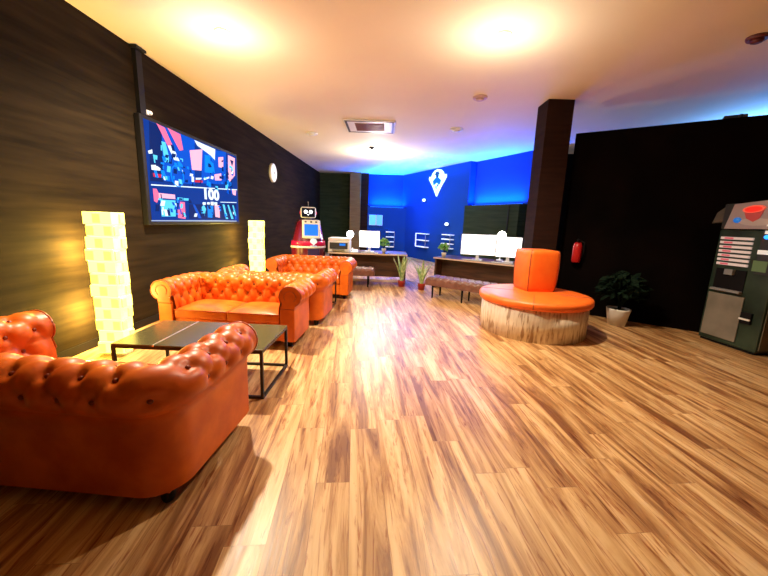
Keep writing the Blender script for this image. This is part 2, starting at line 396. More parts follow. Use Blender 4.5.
        for p in cu.data.polygons: p.use_smooth=True
        bm=BM(); tube(bm,[(x0,y0,.385),(x1,y0,.385),(x1,y1,.385),(x0,y1,.385)],.005,6,closed=True); obj('piping',bm,M['piping'],cu)
    for sx in(-1,1):
        for sy in(-1,1):
            bm=BM(); lathe(bm,[(.022,0),(.03,.02),(.036,.07),(.04,.1)],12,(sx*(W/2-.09),sy*(D/2-.09),0)); obj('leg',bm,M['black'],root)
    return root
s1=make_sofa('tufted orange leather sofa nearest the camera, seen from behind, beside the front coffee table',M['leather'])
s2=dup(s1,(-1.79,4.075,0),-math.radians(3),'tufted orange leather sofa facing the camera behind the front coffee table')
s3=dup(s1,(-1.62,4.925,0),PI-math.radians(3),'orange sofa turned away, back to back with the one behind the front coffee table')
dup(s1,(-1.47,6.64,0),-math.radians(2),'tufted orange leather sofa facing the camera, farthest of the four, in front of the robot')
s2.scale=(1.07,.95,1); s3.scale=(1,.95,1)
s1.location=(-1.77,1.87,0); s1.rotation_euler=(0,0,PI-math.radians(3)); s1.scale=(1.08,1.13,1.04)
# ---------------------------------------------------------------- coffee tables
def coffee(label,x0,x1,y0,y1,h=.42):
    cx,cy=(x0+x1)/2,(y0+y1)/2; w,dp=(x1-x0)/2,(y1-y0)/2
    t=thing('coffee_table',label,'coffee table',(cx,cy,0),0,'black framed coffee tables')
    s=-w+.34
    bm=BM(); box(bm,-w,s-.008,-dp,dp,h-.012,h,bev=.003); box(bm,s+.008,w,-dp,dp,h-.012,h,bev=.003); obj('table_top',bm,M['darkglass'],t)
    bm=BM(); box(bm,s-.008,s+.008,-dp,dp,h-.012,h+.002); obj('divider_strip',bm,M['chrome'],t)
    bm=BM()
    for sy in(-1,1): box(bm,-w,w,sy*(dp-.011)-.011,sy*(dp-.011)+.011,h-.036,h-.0125); box(bm,-w,w,sy*(dp-.011)-.011,sy*(dp-.011)+.011,0,.022)
    for sx in(-1,1): box(bm,sx*(w-.011)-.011,sx*(w-.011)+.011,-dp+.022,dp-.022,h-.036,h-.0125); box(bm,sx*(w-.011)-.011,sx*(w-.011)+.011,-dp+.022,dp-.022,0,.022)
    obj('frame',bm,M['blackmetal'],t)
    for sx in(-1,1):
        for sy in(-1,1):
            bm=BM(); box(bm,sx*(w-.011)-.0115,sx*(w-.011)+.0115,sy*(dp-.011)-.0115,sy*(dp-.011)+.0115,.02,h-.03); obj('leg',bm,M['blackmetal'],t)
    return t
coffee('low dark glass coffee table with thin black legs between the two front sofas',-2.19,-.98,2.58,3.25)
coffee('low dark glass coffee table between the two rear sofas, mostly hidden',-2.1,-.93,5.38,6.0)
# ---------------------------------------------------------------- paper floor lamps
def paper_lamp(label,x,y,w,dp,h,rz=0):
    t=thing('floor_lamp',label,'floor lamp',(x,y,0),rz,'glowing woven paper floor lamps')
    rnd=random.Random(3); n=12; th=(h-.03)/n
    bm=BM(); box(bm,-w/2+.02,w/2-.02,-dp/2+.02,dp/2-.02,0,.03); obj('base',bm,M['white'],t)
    bm=BM()
    for i in range(n):
        ox,oy=rnd.uniform(-.010,.010),rnd.uniform(-.01,.01); z=.03+i*th; e=rnd.uniform(-.006,.008)
        box(bm,-w/2+ox-e,w/2+ox+e,-dp/2+oy-e,dp/2+oy+e,z,z+th-.004,i%2*0,bev=.004)
        nw=3; cw=w/nw
        for k in range(nw):
            if (k+i)%2==0:
                xa=-w/2+k*cw+ox+.008
                box(bm,xa,xa+cw-.016,-dp/2+oy-e-.012,dp/2+oy+e+.012,z+.012,z+th-.018,1,bev=.003)
        for k in range(2):
            if (k+i)%2==0:
                ya=-dp/2+k*dp/2+oy+.01
                box(bm,-w/2+ox-e-.012,w/2+ox+e+.012,ya,ya+dp/2-.02,z+.012,z+th-.018,1,bev=.003)
    obj('paper_shade',bm,[M['paper1'],M['paper2']],t)
    return t
paper_lamp('tall glowing yellow woven paper floor lamp at the left end of the front coffee table',-2.79,3.38,.26,.16,1.44)
paper_lamp('tall glowing yellow woven paper floor lamp behind the sofas, below the wall clock',-2.66,6.9,.24,.16,1.37)
def point(name,loc,e,col,r=.1):
    l=bpy.data.lights.new(name,'POINT'); l.energy=e; l.color=col; l.shadow_soft_size=r; l.specular_factor=.25; o=link(bpy.data.objects.new(name,l)); o.location=loc; return o

for x,y,e in((-2.99,3.40,LPL),(-2.90,6.92,LPL*.5)):
    for z in(.45,1.05): point('paper_lamp_glow',(x,y,z),e,(1,.72,.16),.06)
TVP=[
 ('deep',[(4.604, 2.568), (5.626, 2.55), (5.55, 1.907), (4.528, 1.839)]),
 ('blue',[(4.84, 2.576), (5.628, 2.566), (5.549, 1.9), (4.794, 1.868)]),
 ('blue',[(5.844, 2.495), (6.652, 2.577), (6.591, 2.004), (5.746, 1.937)]),
 ('rose',[(4.744, 2.578), (4.907, 2.565), (5.051, 2.369), (4.94, 2.347)]),
 ('pale',[(4.94, 2.347), (5.051, 2.369), (5.193, 2.187), (5.062, 2.181)]),
 ('rose',[(4.97, 2.58), (5.255, 2.561), (5.301, 2.359), (5.211, 2.332)]),
 ('cyan',[(4.814, 2.377), (4.898, 2.381), (4.972, 2.137), (4.85, 2.118)]),
 ('pale',[(4.536, 2.205), (4.614, 2.236), (4.616, 2.188), (4.547, 2.171)]),
 ('pale',[(4.571, 2.041), (4.662, 2.055), (4.75, 2.024), (4.738, 1.994), (4.572, 1.982)]),
 ('cyan',[(4.622, 2.176), (4.709, 2.178), (4.687, 2.078), (4.635, 2.078)]),
 ('red',[(4.592, 1.947), (4.759, 1.949), (4.744, 1.905), (4.595, 1.901)]),
 ('palerose',[(5.469, 2.387), (5.834, 2.47), (5.769, 2.134), (5.501, 2.111)]),
 ('pale',[(5.616, 2.564), (6.258, 2.551), (6.223, 2.371), (6.094, 2.421), (5.695, 2.499)]),
 ('cyanblue',[(5.901, 2.404), (6.151, 2.402), (6.198, 2.149), (5.869, 2.124)]),
 ('palerose',[(6.354, 2.437), (6.538, 2.476), (6.518, 2.282), (6.352, 2.274)]),
 ('palerose',[(6.736, 2.541), (7.013, 2.534), (6.981, 2.209), (6.701, 2.035)]),
 ('deep',[(6.801, 2.474), (6.949, 2.47), (6.881, 2.359)]),
 ('pale',[(5.476, 2.007), (5.538, 2.014), (5.529, 1.938), (5.467, 1.931)]),
 ('pale',[(5.592, 2.004), (5.756, 2.024), (5.753, 1.996), (5.589, 1.977)]),
 ('pale',[(5.823, 2.025), (6.003, 2.07), (6.0, 2.045), (5.834, 1.998)]),
 ('palerose',[(6.18, 2.128), (6.423, 2.178), (6.427, 2.057), (6.2, 2.032)]),
 ('red',[(5.557, 1.967), (5.785, 1.986), (5.781, 1.951), (5.553, 1.934)]),
 ('pale',[(4.539, 1.802), (7.054, 1.957), (7.052, 1.94), (4.538, 1.788)]),
 ('rose',[(4.567, 1.752), (4.635, 1.753), (4.678, 1.672), (4.621, 1.578), (4.571, 1.595)]),
 ('palerose',[(4.664, 1.705), (5.017, 1.708), (5.02, 1.647), (4.665, 1.643)]),
 ('cyan',[(4.698, 1.622), (5.018, 1.629), (5.0, 1.406), (4.697, 1.402)]),
 ('rose',[(5.069, 1.619), (5.242, 1.616), (5.235, 1.374), (5.061, 1.388)]),
 ('cyan',[(5.076, 1.675), (5.2, 1.677), (5.195, 1.639), (5.082, 1.638)]),
 ('cyan',[(5.227, 1.675), (5.353, 1.677), (5.349, 1.644), (5.223, 1.64)]),
 ('deep',[(5.36, 1.589), (6.977, 1.681), (6.966, 1.372), (5.334, 1.374)]),
 ('blue',[(5.451, 1.593), (5.512, 1.596), (5.681, 1.387), (5.589, 1.386)]),
 ('cyan',[(5.702, 1.563), (5.774, 1.601), (5.836, 1.54), (5.766, 1.413), (5.717, 1.465)]),
 ('cyanblue',[(5.885, 1.595), (6.075, 1.592), (6.053, 1.398), (5.877, 1.403)]),
 ('palerose',[(6.123, 1.617), (6.297, 1.617), (6.289, 1.4), (6.132, 1.417)]),
 ('cyan',[(6.415, 1.638), (6.483, 1.641), (6.614, 1.383), (6.525, 1.382)]),
 ('cyan',[(6.605, 1.638), (6.66, 1.641), (6.839, 1.384), (6.744, 1.383)]),
 ('cyan',[(6.808, 1.639), (6.865, 1.642), (6.963, 1.449), (6.92, 1.415)]),
 ('pale',[(6.353, 1.681), (6.999, 1.707), (6.998, 1.694), (6.352, 1.67)]),
 ('palerose',[(6.837, 1.926), (7.001, 1.928), (6.972, 1.833), (6.867, 1.846)]),
 ('pale',[(5.752, 1.642), (5.834, 1.647), (5.829, 1.604), (5.747, 1.6)]),
 ('pale',[(5.891, 1.65), (5.963, 1.653), (5.959, 1.617), (5.887, 1.613)]),
 ('pale',[(6.008, 1.663), (6.098, 1.668), (6.092, 1.608), (6.001, 1.604)]),
 ('pale',[(6.128, 1.662), (6.222, 1.667), (6.216, 1.613), (6.122, 1.609)]),
 ('rim',[(4.484, 1.352), (6.188, 1.357), (6.963, 1.35), (6.962, 1.333), (4.483, 1.341)]),
]
# ---------------------------------------------------------------- television
XT=-3.08
tv=thing('wall_television','large wall television showing a blue and pink gym scene and the number 100','television',(XT,5.75,1.95))
def loc(o,v=(XT,5.75,1.95)):
    o.data.transform(Matrix.Translation(-Vector(v))); return o
bm=BM(); box(bm,XL+.005,XT-.004,4.44,7.13,1.29,2.62,bev=.008); loc(obj('housing',bm,M['black'],tv))
bm=BM(); box(bm,XT-.004,XT-.001,4.50,7.08,1.335,2.575)
names=['base']+list(EM); mats=[mat('lit picture base',(0,0,0),.8,spec=.05,emit=(0,.035,.27),es=1)]+[EM[k] for k in EM]
for i,(n,q) in enumerate(TVP):
    prism(bm,q,'x',XT-.002,XT+.0005+i*.00015,names.index(n))
rt=random.Random(11)
for i in range(150):
    zone=rt.choice([(4.62,5.5,1.86,2.15),(4.75,5.3,2.0,2.35),(5.6,6.9,1.88,2.05),(6.0,6.9,2.0,2.4),(4.6,5.4,1.4,1.68),(5.5,6.95,1.39,1.6)])
    y=rt.uniform(zone[0],zone[1]); z=rt.uniform(zone[2],zone[3]); a=rt.uniform(.008,.04); b=rt.uniform(.008,.045); sk=rt.uniform(-.03,.03)
    prism(bm,[(y-a,z-b),(y+a,z-b),(y+a+sk,z+b),(y-a+sk,z+b)],'x',XT-.002,XT+.0062+i*.00001,names.index(rt.choice(['deep','blue','cyanblue','cyan','blue','deep','pale','cyanblue','deep'])))
TM=Matrix(((0,0,1,0),(1,0,0,0),(0,1,0,0),(0,0,0,1)))
text_into(bm,'100',.235,Matrix.Translation((XT+.009,6.02,1.775))@TM@Matrix.Diagonal((1.55,1,1,1)),names.index('pale'),ext=.002,bold=.010)
for r in(.145,):
    pts=[(XT+.007,5.106+r*math.cos(a),1.97+r*math.sin(a)) for a in [2*PI*k/20 for k in range(20)]]
    tube(bm,pts,.007,6,names.index('cyanblue'),closed=True)
loc(obj('screen',bm,mats,tv))
area('television_glow',(XT+.03,5.8,1.95),(0,-PI/2,0),1.1,2.4,LTV,(.12,.3,1))
# wall clock
bm=BM(); t=thing('wall_clock','round white wall clock on the dark left wall','clock',(XL,9.38,2.57))
RX=Matrix.Rotation(PI/2,4,'Y')
lathe(bm,[(.235,0),(.235,.05),(.215,.06),(.21,.05)],32,M=RX); obj('case',bm,M['white'],t)
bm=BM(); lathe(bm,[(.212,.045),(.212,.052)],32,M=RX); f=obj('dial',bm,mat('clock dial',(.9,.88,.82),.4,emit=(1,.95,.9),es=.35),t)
bm=BM(); box(bm,.056,.06,-.008,.008,-.02,.13); obj('minute_hand',bm,M['black'],t)
bm=BM(); box(bm,.053,.056,-.01,.1,-.01,.01); obj('hour_hand',bm,M['black'],t)
# conduit + wall sensor
t=thing('wall_conduit','black vertical cable duct on the left wall above the television','conduit',(XL,4.56,2.6))
bm=BM(); box(bm,0,.05,-.05,.05,.03,.76); obj('duct',bm,M['black'],t)
bm=BM(); box(bm,0,.09,-.09,.09,.745,.775,bev=.005); obj('ceiling_flange',bm,M['black'],t)
bm=BM(); box(bm,-.02,.03,-.03,.03,-.03,.03,bev=.008); sphere(bm,(.03,.02,0),.028); o=obj('wall_sensor',bm,M['white']); o.location=(XL+.02,4.66,2.68); tag(o,'tiny white sensor on the wall at the top left corner of the television','sensor')
# ---------------------------------------------------------------- ceiling fittings
def downlight(label,x,y,group):
    t=thing('ceiling_downlight',label,'ceiling light',(x,y,H),0,group)
    bm=BM(); lathe(bm,[(.05,-.012),(.075,-.014),(.085,0),(.05,0)],32,cap=False); obj('trim_ring',bm,M['white'],t)
    bm=BM(); sphere(bm,(0,0,-.012),.045,16,10,s=(1,1,.7)); obj('bulb',bm,mat('lit bulb',(1,1,1),.3,emit=(1,.97,.92),es=60),t)
def spot(name,loc,e,col,ang=150,blend=.9,r=.06):
    l=bpy.data.lights.new(name,'SPOT'); l.energy=e; l.color=col; l.spot_size=math.radians(ang); l.spot_blend=blend; l.shadow_soft_size=r; l.specular_factor=.6
    o=link(bpy.data.objects.new(name,l)); o.location=loc; return o
downlight('bright ceiling downlight above the sofas at the left',-1.90,4.15,'bright downlights')
downlight('bright ceiling downlight over the middle of the floor',1.07,4.05,'bright downlights')
for x,y,e in((-1.90,4.15,LS1),(1.07,4.05,LS2)):
    spot('downlight_beam',(x,y,H-.07),e,WARM)
    point('ceiling_fill',(x,y,H-.5),LH,FILL,.12)  # added fill floating below the downlight without a fitting, brightens the ceiling
# further lights of the same room
t=thing('ceiling_light','flat round ceiling light far back near the corner','ceiling light',(-.6,10.3,H))
bm=BM(); lathe(bm,[(.16,0),(.16,-.03),(.14,-.045)],24); obj('diffuser',bm,mat('lit diffuser',(1,1,1),.4,emit=(1,.95,.85),es=6),t)
spot('back_beam',(-.6,10.3,H-.08),LBK,(1,.86,.68),165)
point('back_ceiling_fill',(-.5,10.6,H-.45),LBH,(1,.88,.72),.2)  # added fill without a fitting, brightens the far ceiling
# rear lights (behind the camera)
# cassette air conditioner
t=thing('ceiling_air_conditioner','square white ceiling cassette air conditioner with dark grille','air conditioner',(-.53,7.75,H),math.radians(1))
bm=BM(); box(bm,-.52,.52,-.47,.47,-.03,0,bev=.02); obj('panel',bm,M['white'],t)
bm=BM(); 
for (a,b,c_,d_) in((-.49,.49,-.45,-.405),(-.49,.49,.405,.45),(-.49,-.445,-.38,.38),(.445,.49,-.38,.38)): box(bm,a,b,c_,d_,-.036,-.029,bev=.003)
obj('air_slot',bm,M['dgrey'],t)
bm=BM(); box(bm,-.30,.30,-.28,.28,-.034,-.029); g=obj('grille',bm,mat('maroon grille',(.10,.02,.025),.5),t)
for k in range(6):
    bm=BM(); y=-.25+k*.1; box(bm,-.29,.29,y-.008,y+.008,-.044,-.034); obj('slat',bm,mat('grille slat',(.30,.12,.12),.5) if k==0 else bpy.data.materials['grille slat'],g)
def detector(name,label,x,y,r,m,cat):
    t=thing(name,label,cat,(x,y,H)); bm=BM(); lathe(bm,[(r,0),(r,-.015),(r*.9,-.03)],24); obj('base',bm,m,t)
    bm=BM(); lathe(bm,[(r*.6,-.03),(r*.55,-.05),(r*.3,-.06)],20); obj('sensor_cap',bm,m,t)
pinkw=mat('pinkish white plastic',(.55,.36,.33),.5)
detector('smoke_detector','round smoke detector on the ceiling left of the dark column',1.28,5.87,.11,pinkw,'smoke detector')
detector('smoke_detector','smoke detector on the ceiling above the emblem, farther than the other round one',1.27,7.78,.13,M['white'],'smoke detector')
detector('smoke_detector','dark round detector on the ceiling in the upper right corner',3.56,3.96,.09,mat('dark red plastic',(.14,.03,.03),.4),'smoke detector')
detector('ceiling_speaker','small pale round fitting on the ceiling left of the air conditioner',-1.92,8.53,.13,M['white'],'ceiling fitting')
detector('smoke_detector','tiny dark detector on the ceiling beyond the air conditioner',-.62,9.9,.07,M['dgrey'],'smoke detector')
# ---------------------------------------------------------------- ottoman
OT=Vector((2.06,4.91,0))
t=thing('round_ottoman','round seat with orange cushion and pale plank drum around a block backrest','ottoman',OT,math.radians(0))
bm=BM(); nS=96
prof=[(.705,0),(.705,.42)]
lathe(bm,prof,nS); obj('drum',bm,M['drum'],t)
bm=BM(); lathe(bm,[(.69,.42),(.735,.425),(.75,.45),(.75,.495),(.735,.518),(.68,.53),(.3,.535)],nS); cu=obj('seat_cushion',bm,M['orange'],t)
for k in range(4):
    a=math.radians(-112+90*k); bm=BM(); tube(bm,[(.25*math.cos(a),.25*math.sin(a),.5345),(.68*math.cos(a),.68*math.sin(a),.5305),(.733*math.cos(a),.733*math.sin(a),.5185),(.75*math.cos(a),.75*math.sin(a),.495),(.75*math.cos(a),.75*math.sin(a),.44)],.004,6); obj('seam',bm,M['seam'],cu)
bk=BM(); n=24
# block: four curved cushions in a square, slightly wider at the top, rotated
def ringpts(h,z):
    q=[]
    for c in range(4):
        a0=PI/4+c*PI/2
        for i in range(10):
            f=i/10; a=Vector((math.cos(a0),math.sin(a0)))*h*1.414; b=Vector((math.cos(a0+PI/2),math.sin(a0+PI/2)))*h*1.414
            p=a*(1-f)+b*f; o_=p.normalized()*.018*math.sin(PI*f)**.6 if 0<f<1 else Vector((0,0)); 
            if i==0: p=p*.97
            q.append(bk.verts.new((p.x+o_.x,p.y+o_.y,z)))
    return q
rings=[ringpts(h,z) for h,z in((.20,.53),(.213,.58),(.222,.72),(.226,.88),(.222,1.06),(.215,1.10),(.20,1.12),(.10,1.125))]
for a,b in zip(rings,rings[1:]):
    for i in range(40):
        f=bk.faces.new((a[i],a[(i+1)%40],b[(i+1)%40],b[i])); f.smooth=True
bk.faces.new(rings[0]); bk.faces.new(rings[-1])
blk=obj('backrest_block',bk,M['orange'],t); blk.location=(.085,.25,0); BR=math.radians(8); blk.rotation_euler=(0,0,BR)
for c in range(4):
    a=PI/4+c*PI/2; k=1.414*.97; bm=BM(); tube(bm,[(h*k*math.cos(a),h*k*math.sin(a),z) for h,z in((.202,.535),(.215,.58),(.224,.72),(.228,.88),(.224,1.06),(.217,1.102),(.20,1.122))],.006,6); obj('seam',bm,M['seam'],blk)
# ---------------------------------------------------------------- desks
DR=math.radians(-35.6)
def desk(label,loc,rz,w,dp,h=.7):
    t=thing('long_desk',label,'desk',loc,rz,'dark walnut desks')
    bm=BM(); box(bm,0,w,0,dp,h-.035,h,bev=.004); tp=obj('desk_top',bm,M['desk'],t)
    bm=BM(); box(bm,0,w,-.006,.0,h-.033,h-.004); obj('edge_strip',bm,M['deskedge'],tp)
    for x in(.02,w-.06):
        bm=BM(); box(bm,x,x+.04,.04,dp-.03,0,h-.036); obj('side_panel',bm,M['desk'],t)
    bm=BM(); box(bm,.061,w-.061,.30,.33,.12,h-.036); obj('modesty_panel',bm,M['desk'],t)
    bm=BM(); box(bm,.061,w-.061,.25,.30,0,.05); obj('foot_rail',bm,M['deskedge'],t)
    return t
desk('long dark walnut desk at the left with the printer and one white monitor',(-1.46,8.08,0),math.radians(1),1.85,.85)
d2=desk('long dark walnut desk in the middle carrying two white monitors',(.96,7.84,0),DR,2.0,.8)
DM=Matrix.Translation((.96,7.84,0))@Matrix.Rotation(DR,4,'Z')
def monitor(label,loc,rz,w,h):
    t=thing('desktop_monitor',label,'monitor',loc,rz,'white monitors on the desks')
    bm=BM(); box(bm,-w/2,w/2,0,.03,.10,.10+h,bev=.006); obj('housing',bm,M['white'],t)
    bm=BM(); box(bm,-w/2+.012,w/2-.012,-.003,.0,.115,.088+h); obj('screen',bm,M['screenwhite'],t)
    bm=BM(); prism(bm,[(-.035,.012),(.035,.012),(.025,.2),(-.025,.2)],'y',.03,.045); obj('neck',bm,M['white'],t)
    bm=BM(); box(bm,-.11,.11,-.06,.10,0,.012,bev=.004); obj('foot',bm,M['white'],t)
    return t
monitor('bright white monitor on the left desk beside the printer',(-.53,8.55,.7),math.radians(-3),.50,.40)
def dp_(u,v,z=.7): 
    p=DM@Vector((u,v,z)); return p
monitor('larger bright white monitor on the middle desk, left of the two',dp_(.90,.30),DR+math.radians(24),.72,.44)
monitor('bright white monitor on the middle desk, right of the two, partly behind the orange block',dp_(1.53,.36),DR+math.radians(18),.50,.42)
def keyboard(label,loc,rz):
    t=thing('computer_keyboard',label,'keyboard',loc,rz,'white keyboards'); bm=BM(); box(bm,-.2,.2,-.06,.06,0,.014,bev=.004); obj('base',bm,M['white'],t)
    bm=BM()
    for r in range(5):
        for c in range(13): box(bm,-.19+c*.0292,-.19+c*.0292+.025,-.052+r*.021,-.052+r*.021+.017,.014,.018)
    obj('keys',bm,M['grey'],t)
keyboard('white keyboard in front of the left monitor of the middle desk',dp_(.85,.12),DR)
keyboard('white keyboard in front of the right monitor of the middle desk',dp_(1.5,.12),DR)
keyboard('white keyboard on the left desk in front of its monitor',(-.50,8.22,.7),0)
# globe lamps
def globe(label,loc,h=.42):
    t=thing('table_lamp',label,'lamp',loc,0,'globe table lamps'); bm=BM(); lathe(bm,[(.07,0),(.07,.015),(.012,.025),(.012,h-.08)],20); obj('stand',bm,M['white'],t)
    bm=BM(); sphere(bm,(0,0,h),.085,20,12); obj('globe',bm,M['bulb'],t)
globe('glowing white globe lamp on the left desk between printer and monitor',(-1.02,8.72,.7),.40)
globe('glowing white globe lamp on the middle desk behind the gap between the two monitors',dp_(1.28,.62),.54)
point('globe_glow',(-1.02,8.50,1.22),14,(1,.95,.85),.1)
c=dp_(1.24,.50,1.33); point('globe_glow',c,10,(1,.95,.85),.1)
# white desk telephone (receiver in pale dock)
t=thing('desk_telephone','small white telephone on the left desk beside the monitor foot','telephone',(-.86,8.24,.7),0); bm=BM(); prism(bm,[(-.09,0),(.09,0),(.09,.06),(-.09,.02)],'x',-.08,.08); obj('base',bm,M['white'],t)
bm=BM(); tube(bm,[(-.055,-.07,.045),(-.055,-.04,.065),(-.055,.04,.085),(-.055,.08,.08)],[.02,.013,.013,.02],8); obj('handset',bm,M['white'],t)
# printer
t=thing('office_printer','white and black multifunction printer on the left end of the left desk','printer',(-1.22,8.36,.7))
bm=BM(); box(bm,-.25,.25,-.22,.2,.0,.26,bev=.02); obj('body',bm,M['white'],t)
bm=BM(); box(bm,-.21,.21,-.232,-.215,.07,.22,bev=.006); fr=obj('front_panel',bm,M['dgrey'],t)
bm=BM(); box(bm,-.14,.14,-.30,-.2,.045,.065,bev=.004); obj('paper_tray',bm,M['grey'],t)
bm=BM(); box(bm,-.25,.25,-.21,.2,.262,.325,bev=.018); obj('scanner_lid',bm,M['white'],t)
bm=BM(); box(bm,.02,.16,-.238,-.23,.15,.20); obj('display',bm,M['screenblue'],fr)
# potted plants
def bush(name,label,loc,pr,ph,fr,fh,potm,leafm,n,seed,lw=.05,group=None):
    t=thing(name,label,'plant',loc,0,group); rnd=random.Random(seed)
    bm=BM(); lathe(bm,[(pr*.72,0),(pr*.98,ph*.93),(pr,ph),(pr*.9,ph),(pr*.88,ph*.9)],24); p=obj('pot',bm,potm,t)
    bm=BM(); lathe(bm,[(pr*.87,ph*.88),(pr*.87,ph*.91)],20); obj('soil',bm,M['soil'],p)
    bm=BM()
    for k in range(6):
        a=rnd.uniform(0,6.28); tube(bm,[(0,0,ph*.9),(.3*fr*math.cos(a),.3*fr*math.sin(a),ph+fh*.4),(.6*fr*math.cos(a),.6*fr*math.sin(a),ph+fh*.75)],.006*fr/.15,6)
    obj('stems',bm,M['leafdark'],t)
    bm=BM()
    for k in range(n):
        a=rnd.uniform(0,6.28); e=rnd.uniform(-.5,1.4); rr=fr*rnd.uniform(.35,1)
        c=Vector((rr*math.cos(a)*math.cos(e),rr*math.sin(a)*math.cos(e),ph+fh*.5+fh*.5*math.sin(e)*rnd.uniform(.6,1)))
        M_=Matrix.Translation(c)@Euler((rnd.uniform(-.9,.9),rnd.uniform(-.9,.9),a)).to_matrix().to_4x4()
        l=lw*rnd.uniform(.8,1.3)
        pts=[(-l,0,0),(-l*.3,l*.45,.012),(l*.4,l*.4,.015),(l*1.1,0,-.01),(l*.4,-l*.4,.015),(-l*.3,-l*.45,.012)]
        v=[bm.verts.new(M_@Vector(q)) for q in pts]; w=[bm.verts.new(M_@(Vector(q)-Vector((0,0,.002)))) for q in pts]
        bm.faces.new(v); bm.faces.new(w[::-1])
        for i in range(6): bm.faces.new((v[i],v[(i+1)%6],w[(i+1)%6],w[i]))
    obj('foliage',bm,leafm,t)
bush('potted_plant','small bright green plant in a white pot on the left desk',(-.17,8.42,.7),.055,.10,.13,.24,M['potwhite'],M['leaf'],90,1,.035,'small desk plants')
bush('potted_plant','small bright green plant in a white pot on the left end of the middle desk',dp_(.20,.10),.055,.11,.12,.20,M['potwhite'],M['leaf'],90,2,.035,'small desk plants')
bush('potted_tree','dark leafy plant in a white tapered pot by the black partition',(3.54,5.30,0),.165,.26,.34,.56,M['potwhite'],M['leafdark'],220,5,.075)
def snake(label,loc,seed,h):
    t=thing('snake_plant',label,'plant',loc,0,'snake plants in red pots'); rnd=random.Random(seed)
    bm=BM(); lathe(bm,[(.065,0),(.085,.13),(.09,.14),(.078,.14),(.076,.125)],20); p=obj('pot',bm,M['potred'],t)
    bm=BM(); lathe(bm,[(.074,.12),(.074,.126)],16); obj('soil',bm,M['soil'],p)
    for k in range(8):
        a=k*2*PI/8+rnd.uniform(-.3,.3); hh=h*rnd.uniform(.65,1); lean=rnd.uniform(.10,.24); bm=BM(); L_=[]
        for i in range(9):
            f=i/8; r=.02+lean*f**1.6; w=.034*(1-f**3)*(.7+.6*f)+.001
            c=Vector((r*math.cos(a),r*math.sin(a),.12+hh*f)); s=Vector((-math.sin(a),math.cos(a),0)); o_=Vector((math.cos(a),math.sin(a),0))*.004
            L_.append([bm.verts.new(c-s*w+o_*2),bm.verts.new(c+o_*-1),bm.verts.new(c+s*w+o_*2),bm.verts.new(c+o_*1.5)])
        for p_,q in zip(L_,L_[1:]):
            for i in range(4): bm.faces.new((p_[i],p_[(i+1)%4],q[(i+1)%4],q[i]))
        bm.faces.new(L_[0]); bm.faces.new(L_[-1])
        obj('leaf',bm,M['snake'],t)
snake('snake plant in a small red pot at the right end of the left desk',(.27,7.83,0),3,.62)
snake('snake plant in a small red pot left of the middle desk',(.70,7.55,0),9,.58)
# benches
def bench(label,loc,rz,w,dp=.44):
    t=thing('tufted_bench',label,'bench',loc,rz,'brown tufted benches')
    bm=BM(); nx=int(w/.02); ny=22; g=[]
    for i in range(nx+1):
        row=[]
        for j in range(ny+1):
            x=w*i/nx; y=dp*j/ny; u=x/.15; v=y/.15
            cr=abs(math.sin(PI*(u+v/2*2/2)))*abs(math.sin(PI*(u-v/2*2/2)))
            e=min(x,w-x,y,dp-y); rnd_=.05*(1-max(0,1-e/.06)**2)-.05
            row.append(bm.verts.new((x,y,.405+.03*cr**.4-.01+rnd_)))
        g.append(row)
    for i in range(nx):
        for j in range(ny): bm.faces.new((g[i][j],g[i+1][j],g[i+1][j+1],g[i][j+1]))
    b=[[bm.verts.new((w*i/nx,dp*j/ny,.25)) for j in(0,ny)] for i in(0,nx)]
    bl=bm.faces.new((b[0][0],b[0][1],b[1][1],b[1][0]))
    bm.faces.new([g[i][0] for i in range(nx+1)]+[b[1][0],b[0][0]]); bm.faces.new([g[i][ny] for i in range(nx+1)]+[b[1][1],b[0][1]])
    bm.faces.new([g[0][j] for j in range(ny+1)]+[b[0][1],b[0][0]]); bm.faces.new([g[nx][j] for j in range(ny+1)]+[b[1][1],b[1][0]])
    obj('seat',bm,M['bench'],t,smooth=False)
    for x in(.14,w*.5,w-.14):
        for y in(.06,dp-.06):
            bm=BM(); lathe(bm,[(.014,0),(.022,.25)],10,(x,y,0)); obj('leg',bm,M['black'],t)
bench('brown tufted leather bench in front of the left desk, beside the farthest sofa',(-1.42,7.52,0),math.radians(1),1.08,.42)
bench('brown tufted leather bench in front of the middle desk, beside the orange round seat',(.70,6.78,0),math.radians(-38),1.55,.42)
# ---------------------------------------------------------------- reception robot
t=thing('service_robot','dark red service robot with white framed face and blue chest tablet behind the farthest sofa','robot',(-1.93,8.15,0),math.radians(14))
def sq(bm,secs,n=40,mi=0,e=2.6):
    rr=[]
    for (a,b,z,oy) in secs:
        ring=[]
        for i in range(n):
            th=2*PI*i/n; c_,s_=math.cos(th),math.sin(th)
            ring.append(bm.verts.new((a*abs(c_)**(2/e)*(1 if c_>=0 else -1),oy+b*abs(s_)**(2/e)*(1 if s_>=0 else -1),z)))
        rr.append(ring)
    for a,b in zip(rr,rr[1:]):
        for i in range(n):
            f=bm.faces.new((a[i],a[(i+1)%n],b[(i+1)%n],b[i])); f.smooth=True; f.material_index=mi
    bm.faces.new(rr[0]); bm.faces.new(rr[-1])
bm=BM(); sq(bm,[(.38,.36,0,0),(.40,.38,.05,0),(.385,.36,.80,0),(.36,.33,.95,0),(.27,.25,1.35,.02),(.22,.2,1.42,.03)]); obj('body',bm,M['robotred'],t)
bm=BM(); sq(bm,[(.398,.372,.79,0),(.40,.376,.80,0),(.396,.37,.83,0),(.39,.364,.835,0)]); obj('white_band',bm,M['white'],t)
bm=BM(); sq(bm,[(.392,.367,.845,0),(.382,.357,.93,0),(.375,.35,.94,0)]); obj('crimson_band',bm,M['magenta'],t)
CM=Matrix.Translation((.06,-.30,1.20))@Matrix.Rotation(math.radians(-18),4,'X')
